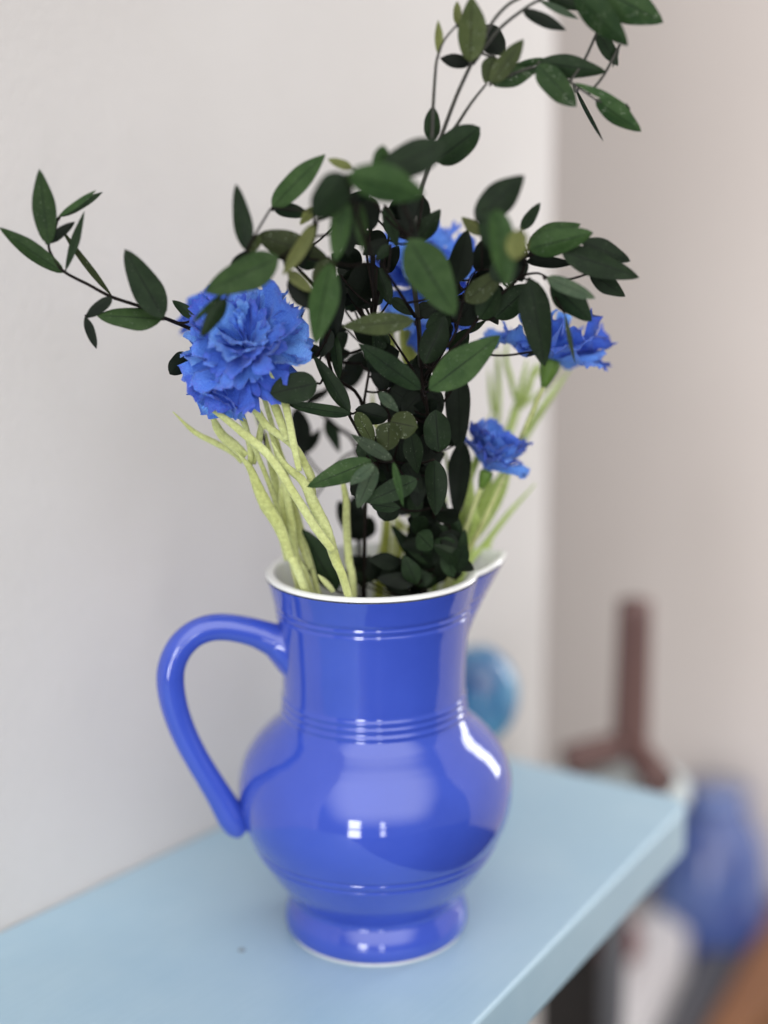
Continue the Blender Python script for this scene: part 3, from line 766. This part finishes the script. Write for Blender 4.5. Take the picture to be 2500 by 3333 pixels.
sprig('pale green flocked sprig between the two left sprigs, rising straight under the flower',
  [('F', 62, [(1045, 1660), (960, 1500), (930, 1250), (890, 1000), (840, 800), (790, 640), (755, 560)], 0, (0.7, 0.9, 1.0, 1.0, .8, .7, .5, .15)),
   ('F', 54, [(900, 1500), (850, 1250), (820, 1000), (780, 780), (760, 640)], .006, TP),
   ('F', 66, [(990, 1560), (925, 1380), (870, 1150), (885, 900), (840, 700)], .003, TP),
   ('F', 50, [(1060, 1560), (990, 1380), (960, 1200), (905, 980)], .006, TP),
   ('F', 40, [(1070, 1060), (1075, 950), (1030, 850), (975, 760)], -.01, TP)],
  -0.026, M_FELT, (-0.012, -0.004, 0.12), 0.6)
sprig('single straight pale green stalk standing in the middle of the jug mouth',
  [('F', 54, [(1345, 1725), (1318, 1500), (1302, 1250), (1300, 1100), (1275, 960)], 0, (0.8, 1, 1, 1, 0.9, 0.6)), ('F', 42, [(1215, 1715), (1170, 1660), (1110, 1598)], -.012, TP)],
  -0.022, M_FELT, (-0.012, -0.018, 0.12))
sprig('olive yellow flocked sprig with wide blades at the back of the bouquet, centre',
  [('H5', 120, [(290, 1240), (330, 1000), (355, 800), (365, 640)], 0, (.9, 1, 1, .9, .8)),
   ('H3', 190, [(1290, 1300), (1280, 1100), (1255, 900), (1240, 700)], .01, (0.3, .9, 1, 1, .9)), ('H3', 86, [(1130, 1300), (1100, 1000), (1075, 800), (1060, 640)], .01, TP),
   ('H5', 84, [(460, 1160), (500, 950), (480, 700), (430, 560)], .01, TP), ('H5', 60, [(640, 860), (560, 720), (450, 600)], .02, TP), ('H5', 56, [(870, 640), (820, 520), (780, 430)], .02, TP),
   ('H5', 70, [(600, 640), (640, 560), (590, 420)], .02, TP), ('H3', 40, [(1395, 900), (1400, 760), (1400, 600)], .0, TP), ('H4', 60, [(830, 500), (730, 420), (700, 60)], 0.01, TP),
   ('H3', 50, [(1420, 760), (1500, 690), (1600, 640)], .04, TP)],
  0.03, M_FELTY, (0.0, 0.02, 0.12))
sprig('fresh green flocked sprig fanning up at the back right under the right blue flower',
  [('H6', 105, [(660, 1500, -.055), (860, 1380, -.04), (1000, 1200, -.02), (1080, 980), (1130, 780), (1180, 560), (1215, 400)], 0, (.6, .7, .8, 1.1, 1.1, .8, .6, .2)),
   ('H6', 74, [(1150, 930), (1200, 800), (1260, 600), (1310, 420)], -.004, TP), ('H6', 62, [(1080, 820), (1040, 620), (985, 400), (1002, 165)], .004, TP),
   ('H6', 62, [(890, 1150), (905, 900), (900, 520), (888, 265)], .008, TP), ('H6', 60, [(850, 980), (830, 800), (800, 500)], .01, TP), ('H6', 50, [(780, 1250), (800, 1120), (850, 930)], .01, TP),
   ('H6', 48, [(1180, 880), (1280, 820), (1450, 650), (1660, 330)], .01, TP), ('H6', 84, [(1130, 1330), (1260, 1110), (1430, 850), (1680, 500)], .0, (.9, 1, 1, .8, .15)),
   ('H6', 56, [(1240, 620), (1330, 520), (1390, 420)], .01, TP)],
  0.075, M_FELTG, (0.02, 0.03, 0.14))
sprig('fresh green flocked sprig beside the small low blue flower at the jug spout',
  [('G', 84, [(985, 1020), (985, 900), (965, 750), (950, 510)], 0, (.6, .8, 1, 1, .7)), ('G', 52, [(960, 1000), (930, 900), (880, 760), (822, 478)], .006, TP),
   ('G', 118, [(960, 1060), (1050, 900), (1130, 750), (1195, 620)], .02, (.5, .9, 1, .9, .5)), ('G', 44, [(1010, 900), (1060, 760), (1110, 650)], .01, TP), ('G', 40, [(830, 830), (815, 770), (790, 720)], .01, TP)],
  0.012, M_FELTG, (0.025, 0.0, 0.13))
sprig('thin fading green frond leaning out over the jug spout',
  [('G', 46, [(950, 1195, -.03), (1060, 1060, -.012), (1200, 880), (1370, 690)], 0, (.9, 1, .9, .7, .15)), ('G', 36, [(1035, 1140, -.016), (1070, 1090, -.01), (1110, 1030)], .0, TP)],
  0.045, M_FELTG, (0.03, 0.025, 0.15))

# ------------------------------------------------------------------ blue flowers
def petal_mesh(kind, seed):
    rd = random.Random(seed)
    n, m = 12, 18
    V, F, UVs = [], [], []
    ph = rd.uniform(0, 6); cup = rd.uniform(0.1, 0.95); back = rd.uniform(0.0, 0.55)
    notch = rd.uniform(-0.5, 0.5)
    wtip = rd.uniform(0.34, 0.52) if kind == 'f' else rd.uniform(0.36, 0.44)
    for i in range(n + 1):
        t = i / n
        for j in range(m + 1):
            s = j / m * 2 - 1
            if kind == 'f':
                wv = 0.06 + (wtip - 0.06) * min(1, t * 1.15) ** 1.3
                end = 1 - 0.20 * s * s - 0.24 * max(0, 1 - abs(s - notch) / 0.20) - 0.14 * max(0, 1 - abs(s - notch * 0.3 + (0.55 if notch > 0 else -0.55)) / 0.18) - (0.06 if j % 2 else 0.0) - 0.09 * rd.random()
            else:
                wv = 0.05 + (wtip) * math.sin(PI * min(0.78, t * 0.74 + 0.02)) ** 1.2
                end = 1 - 0.30 * abs(s) ** 2.4 - 0.14 * max(0, 1 - abs(s) / 0.35)
            y = t * (1 - (1 - end) * t ** 2)
            x = s * wv
            z = cup * x * x * 2.2 + 0.05 * t * math.sin(s * 7 + ph) * (1 if kind == 'f' else 0.4) - back * (t ** 2.2) * 0.35 + 0.02 * math.sin(t * 8 + ph + s * 3)
            z += 0.045 * t * t * rd.uniform(-1, 1) * (1 if kind == 'f' else 0.25)
            V.append((x, y, z)); UVs.append((j / m, t))
    for i in range(n):
        for j in range(m):
            a = i * (m + 1) + j
            F.append((a, a + 1, a + m + 2, a + m + 1))
    me = tomesh('petal', V, F, UVs)
    me.materials.append(M_PETAL)
    for p in me.polygons: p.use_smooth = True
    return me
PF = [petal_mesh('f', 100 + i) for i in range(14)]
PR = [petal_mesh('r', 200 + i) for i in range(6)]
def flower(label, crop, cx, cy, Y, axis, R, layers, kind='f', stamens=True, stem_to=None, squash=None):
    """layers: (count, angle from axis deg, length factor)"""
    c = at(crop, cx, cy, Y)
    ax = Vector(axis).normalized()
    base = c - ax * R * 0.45
    t = thing('blue_flower', label, 'artificial flower', 'blue fabric flowers in the jug')
    u = ax.orthogonal().normalized(); v = ax.cross(u)
    off = random.random() * 6
    for li, (cnt, ang, lf) in enumerate(layers):
        for k in range(cnt):
            a = off + 2 * PI * (k + 0.5 * (li % 2)) / cnt + random.uniform(-0.22, 0.22)
            th = math.radians(ang + random.uniform(-15, 15))
            rad = u * math.cos(a) + v * math.sin(a)
            y = (ax * math.cos(th) + rad * math.sin(th)).normalized()
            z = (ax * math.sin(th) - rad * math.cos(th)).normalized()
            roll = random.uniform(-0.45, 0.45)
            z = Matrix.Rotation(roll, 3, y) @ z
            x = y.cross(z)
            L = R * lf * random.uniform(0.78, 1.16)
            b = base + rad * R * 0.05
            o = link('petal', random.choice(PF if kind == 'f' else PR), None, t, smooth=False)
            ws = random.uniform(0.95, 1.25)
            o.matrix_local = Matrix(((x.x * L * ws, y.x * L, z.x * L, b.x), (x.y * L * ws, y.y * L, z.y * L, b.y), (x.z * L * ws, y.z * L, z.z * L, b.z), (0, 0, 0, 1)))
    if stamens:
        V, F = [], []
        for k in range(9):
            a = k * 2.4
            tip = base + ax * R * 0.72 + (u * math.cos(a) + v * math.sin(a)) * R * 0.10 * (0.4 + k / 9)
            cs = [base.lerp(tip, q / 5) for q in range(6)]
            tube_geo(cs, [R * 0.012] * 4 + [R * 0.045, R * 0.03], 6, V=V, Fc=F)
        link('stamens', tomesh('stamens', V, F), M_PETAL, t)
    # calyx and stem
    cb = base - ax * R * 0.16
    cs = [cb - ax * R * 0.34, cb - ax * R * 0.22, cb - ax * R * 0.06, cb + ax * R * 0.06, cb + ax * R * 0.12]
    V, F = tube_geo(cs, [R * 0.05, R * 0.10, R * 0.15, R * 0.17, R * 0.12], 12)
    link('calyx', tomesh('calyx', V, F), M_CALYX, t)
    if stem_to:
        e = Vector(stem_to); s0 = cb - ax * R * 0.25
        cs = catmull([s0, s0.lerp(e, 0.35) - ax * R * 0.35, s0.lerp(e, 0.7), e], 8)
        V, F = tube_geo(cs, [0.0013] * len(cs), 8)
        link('stem', tomesh('stem', V, F), M_FELT, t)
    return t
BIG = [(9, 104, 1.08), (9, 85, 1.08), (8, 64, 1.0), (7, 44, 0.94), (5, 22, 0.76)]
flower('large frilled blue fabric flower at the left of the bouquet, in sharp focus', 'S', 782, 1066, -0.052, (-0.15, -0.68, 0.68), 0.0330, BIG, stem_to=(-0.012, -0.012, 0.13))
flower('blue fabric flower with smooth rounded petals hanging below the large left flower', 'S', 684, 1318, -0.054, (-0.45, -0.55, -0.55), 0.0165, [(6, 80, 1.0), (5, 52, 0.9), (4, 25, 0.7)], 'r', stem_to=(-0.02, -0.008, 0.13))
flower('blurred blue fabric flower half hidden behind the large left flower', 'S', 675, 985, 0.045, (-0.5, 0.1, 0.8), 0.021, [(7, 85, 1.0), (6, 55, 1.0), (4, 25, 0.8)], 'r', stem_to=(-0.015, 0.02, 0.13))
flower('blue fabric flower hidden behind the dark leaves in the middle of the bouquet', 'S', 1385, 850, 0.03, (0.1, -0.6, 0.75), 0.036, [(6, 92, 1.0), (6, 68, 1.0), (5, 45, 0.95), (4, 22, 0.8)], stem_to=(0.002, 0.012, 0.13))
flower('blue fabric flower seen from the side at the right edge of the bouquet', 'S', 1825, 1072, 0.012, (0.28, 0.12, 0.95), 0.0325, [(6, 88, 1.05), (6, 70, 1.0), (5, 52, 0.9), (4, 26, 0.75)], stem_to=(0.018, 0.012, 0.14))
flower('small fan shaped blue carnation low above the jug spout, seen from the side', 'S', 1612, 1468, 0.004, (0.36, 0.02, 0.93), 0.0225, [(7, 52, 1.0), (8, 40, 1.1), (7, 26, 1.12), (5, 10, 1.05)], stamens=False, stem_to=(0.02, 0.004, 0.14))

# ------------------------------------------------------------------ blurred things behind
vz = on('D', 1034, 1618)
vase = thing('round_vase', 'small round blue glazed vase, blurred, on the far end of the shelf behind the jug', 'vase', loc=(vz.x, vz.y, 0))
r0 = 0.0285
link('body', lathe('body', [(0.010, 0.0), (0.013, 0.001), (0.0125, 0.004), (0.010, 0.007)] + [(max(0.010, r0 * math.sin(a)), 0.0415 - r0 * 1.25 * math.cos(a)) for a in [0.35 + 2.5 * k / 20 for k in range(21)]], 48), M_CYAN, vase)
link('neck', lathe('neck', [(0.0105, 0.069), (0.0125, 0.0715), (0.0115, 0.073)], 32), M_CYAN, vase)

# brown stand with splayed feet, on a small round table beyond the shelf
ZC = -0.075
def stick(name, a, b, ra, rb, parent, m, flat=1.0):
    cs = catmull([a, (a + b) / 2, b], 6)
    V, F = tube_geo(cs, lerp_list([ra, rb], len(cs)), 12, flat)
    return link(name, tomesh(name, V, F), m, parent)
st = thing('wooden_stand', 'blurred dark brown wooden post on splayed feet standing behind the far end of the shelf', 'stand')
pb = on('D', 1362, 1606, ZC + 0.022)
pt = at('D', 1372, 1300, pb.y)
stick('post', pb, pt, 0.0150, 0.0135, st, M_WOODDK)
l1, l2 = on('D', 1222, 1645, ZC + 0.012), on('D', 1428, 1690, ZC + 0.012)
stick('foot', pb, l1, 0.012, 0.013, st, M_WOODDK)
stick('foot', pb, l2, 0.012, 0.013, st, M_WOODDK)

tc = (pb + l1 + l2) / 3
tr = max((tc - v).to_2d().length for v in (pb, l1, l2)) + 0.014
sd = thing('side_table', 'blurred small round pale side table under the brown wooden stand, behind the shelf', 'table', loc=(tc.x, tc.y, 0))
link('top', lathe('top', [(tr * 0.96, ZC - 0.014), (tr, ZC - 0.011), (tr, ZC - 0.003), (tr * 0.97, ZC)], 48), M_PALE, sd)
link('leg', lathe('leg', [(0.012, -0.575), (0.010, -0.3), (0.012, ZC - 0.0145)], 24), M_GREY, sd)
link('foot', lathe('foot', [(0.07, -0.6035), (0.068, -0.595), (0.02, -0.580), (0.014, -0.5755)], 32), M_GREY, sd)

# lower things beyond the front edge of the shelf
ZL = -0.46
KS = (CAM.z - ZL) / 0.62
def slab(name, label, cat, quad, z0, z1, m, bev=0.004):
    o = link(name, box_mesh(name, [P2(q) for q in quad], z0, z1, bev), m, smooth=False)
    return tag(o, label, cat)
q = [on('D', *p, ZL) for p in ((1500, 2260), (1600, 2260), (1840, 1930), (1700, 1905))]
slab('wooden_board', 'blurred orange brown wooden board low at the right edge, below the shelf', 'board', q, -0.603, ZL, M_WOODOR)
q = [on('D', *p, ZL - .02) for p in ((1390, 2290), (1496, 2262), (1690, 1915), (1590, 1885))]
slab('grey_box', 'blurred dark grey box lying between the white box and the wooden board', 'box', q, -0.603, ZL - 0.02, M_GREY)
q = [on('D', *p, ZL + .02) for p in ((1290, 2290), (1395, 2215), (1490, 2010), (1430, 1960), (1330, 2000))]
slab('white_box', 'blurred white box just below the front edge of the shelf', 'box', q, -0.603, ZL + 0.02, M_WCARD)
bp = on('D', 1330, 2034, ZL + .045)
ball = link('red_ball', lathe('red_ball', [(max(0.0006, 0.020 * math.sin(PI * k / 16)), -0.018 * math.cos(PI * k / 16)) for k in range(17)], 32), M_RED)
ball.location = (bp.x, bp.y, ZL + .02 + .0185 * KS)
ball.scale = (KS, KS, KS)
tag(ball, 'small dark red round object on the white box, half hidden by the shelf edge', 'ornament')
jp = on('D', 1548, 1992, ZL)
jar = thing('blue_jar', 'blurred rounded dark blue glazed jar low at the right, beyond the corner of the shelf', 'jar', loc=(jp.x, jp.y + .04, ZL - 0.13))
tag(link('jar_plinth', lathe('jar_plinth', [(0.07, -0.603), (0.07, ZL - 0.135), (0.066, ZL - 0.1305)], 32), M_GREY), 'dark grey round stool under the blurred blue jar', 'stool').location = (jp.x, jp.y + .04, 0)
jar.scale = (KS, KS, KS)
link('body', lathe('body', [(0.028, 0), (0.034, 0.004), (0.046, 0.03), (0.050, 0.065), (0.050, 0.10), (0.044, 0.145), (0.034, 0.168), (0.027, 0.178), (0.026, 0.190), (0.029, 0.196)], 48), M_JAR, jar)
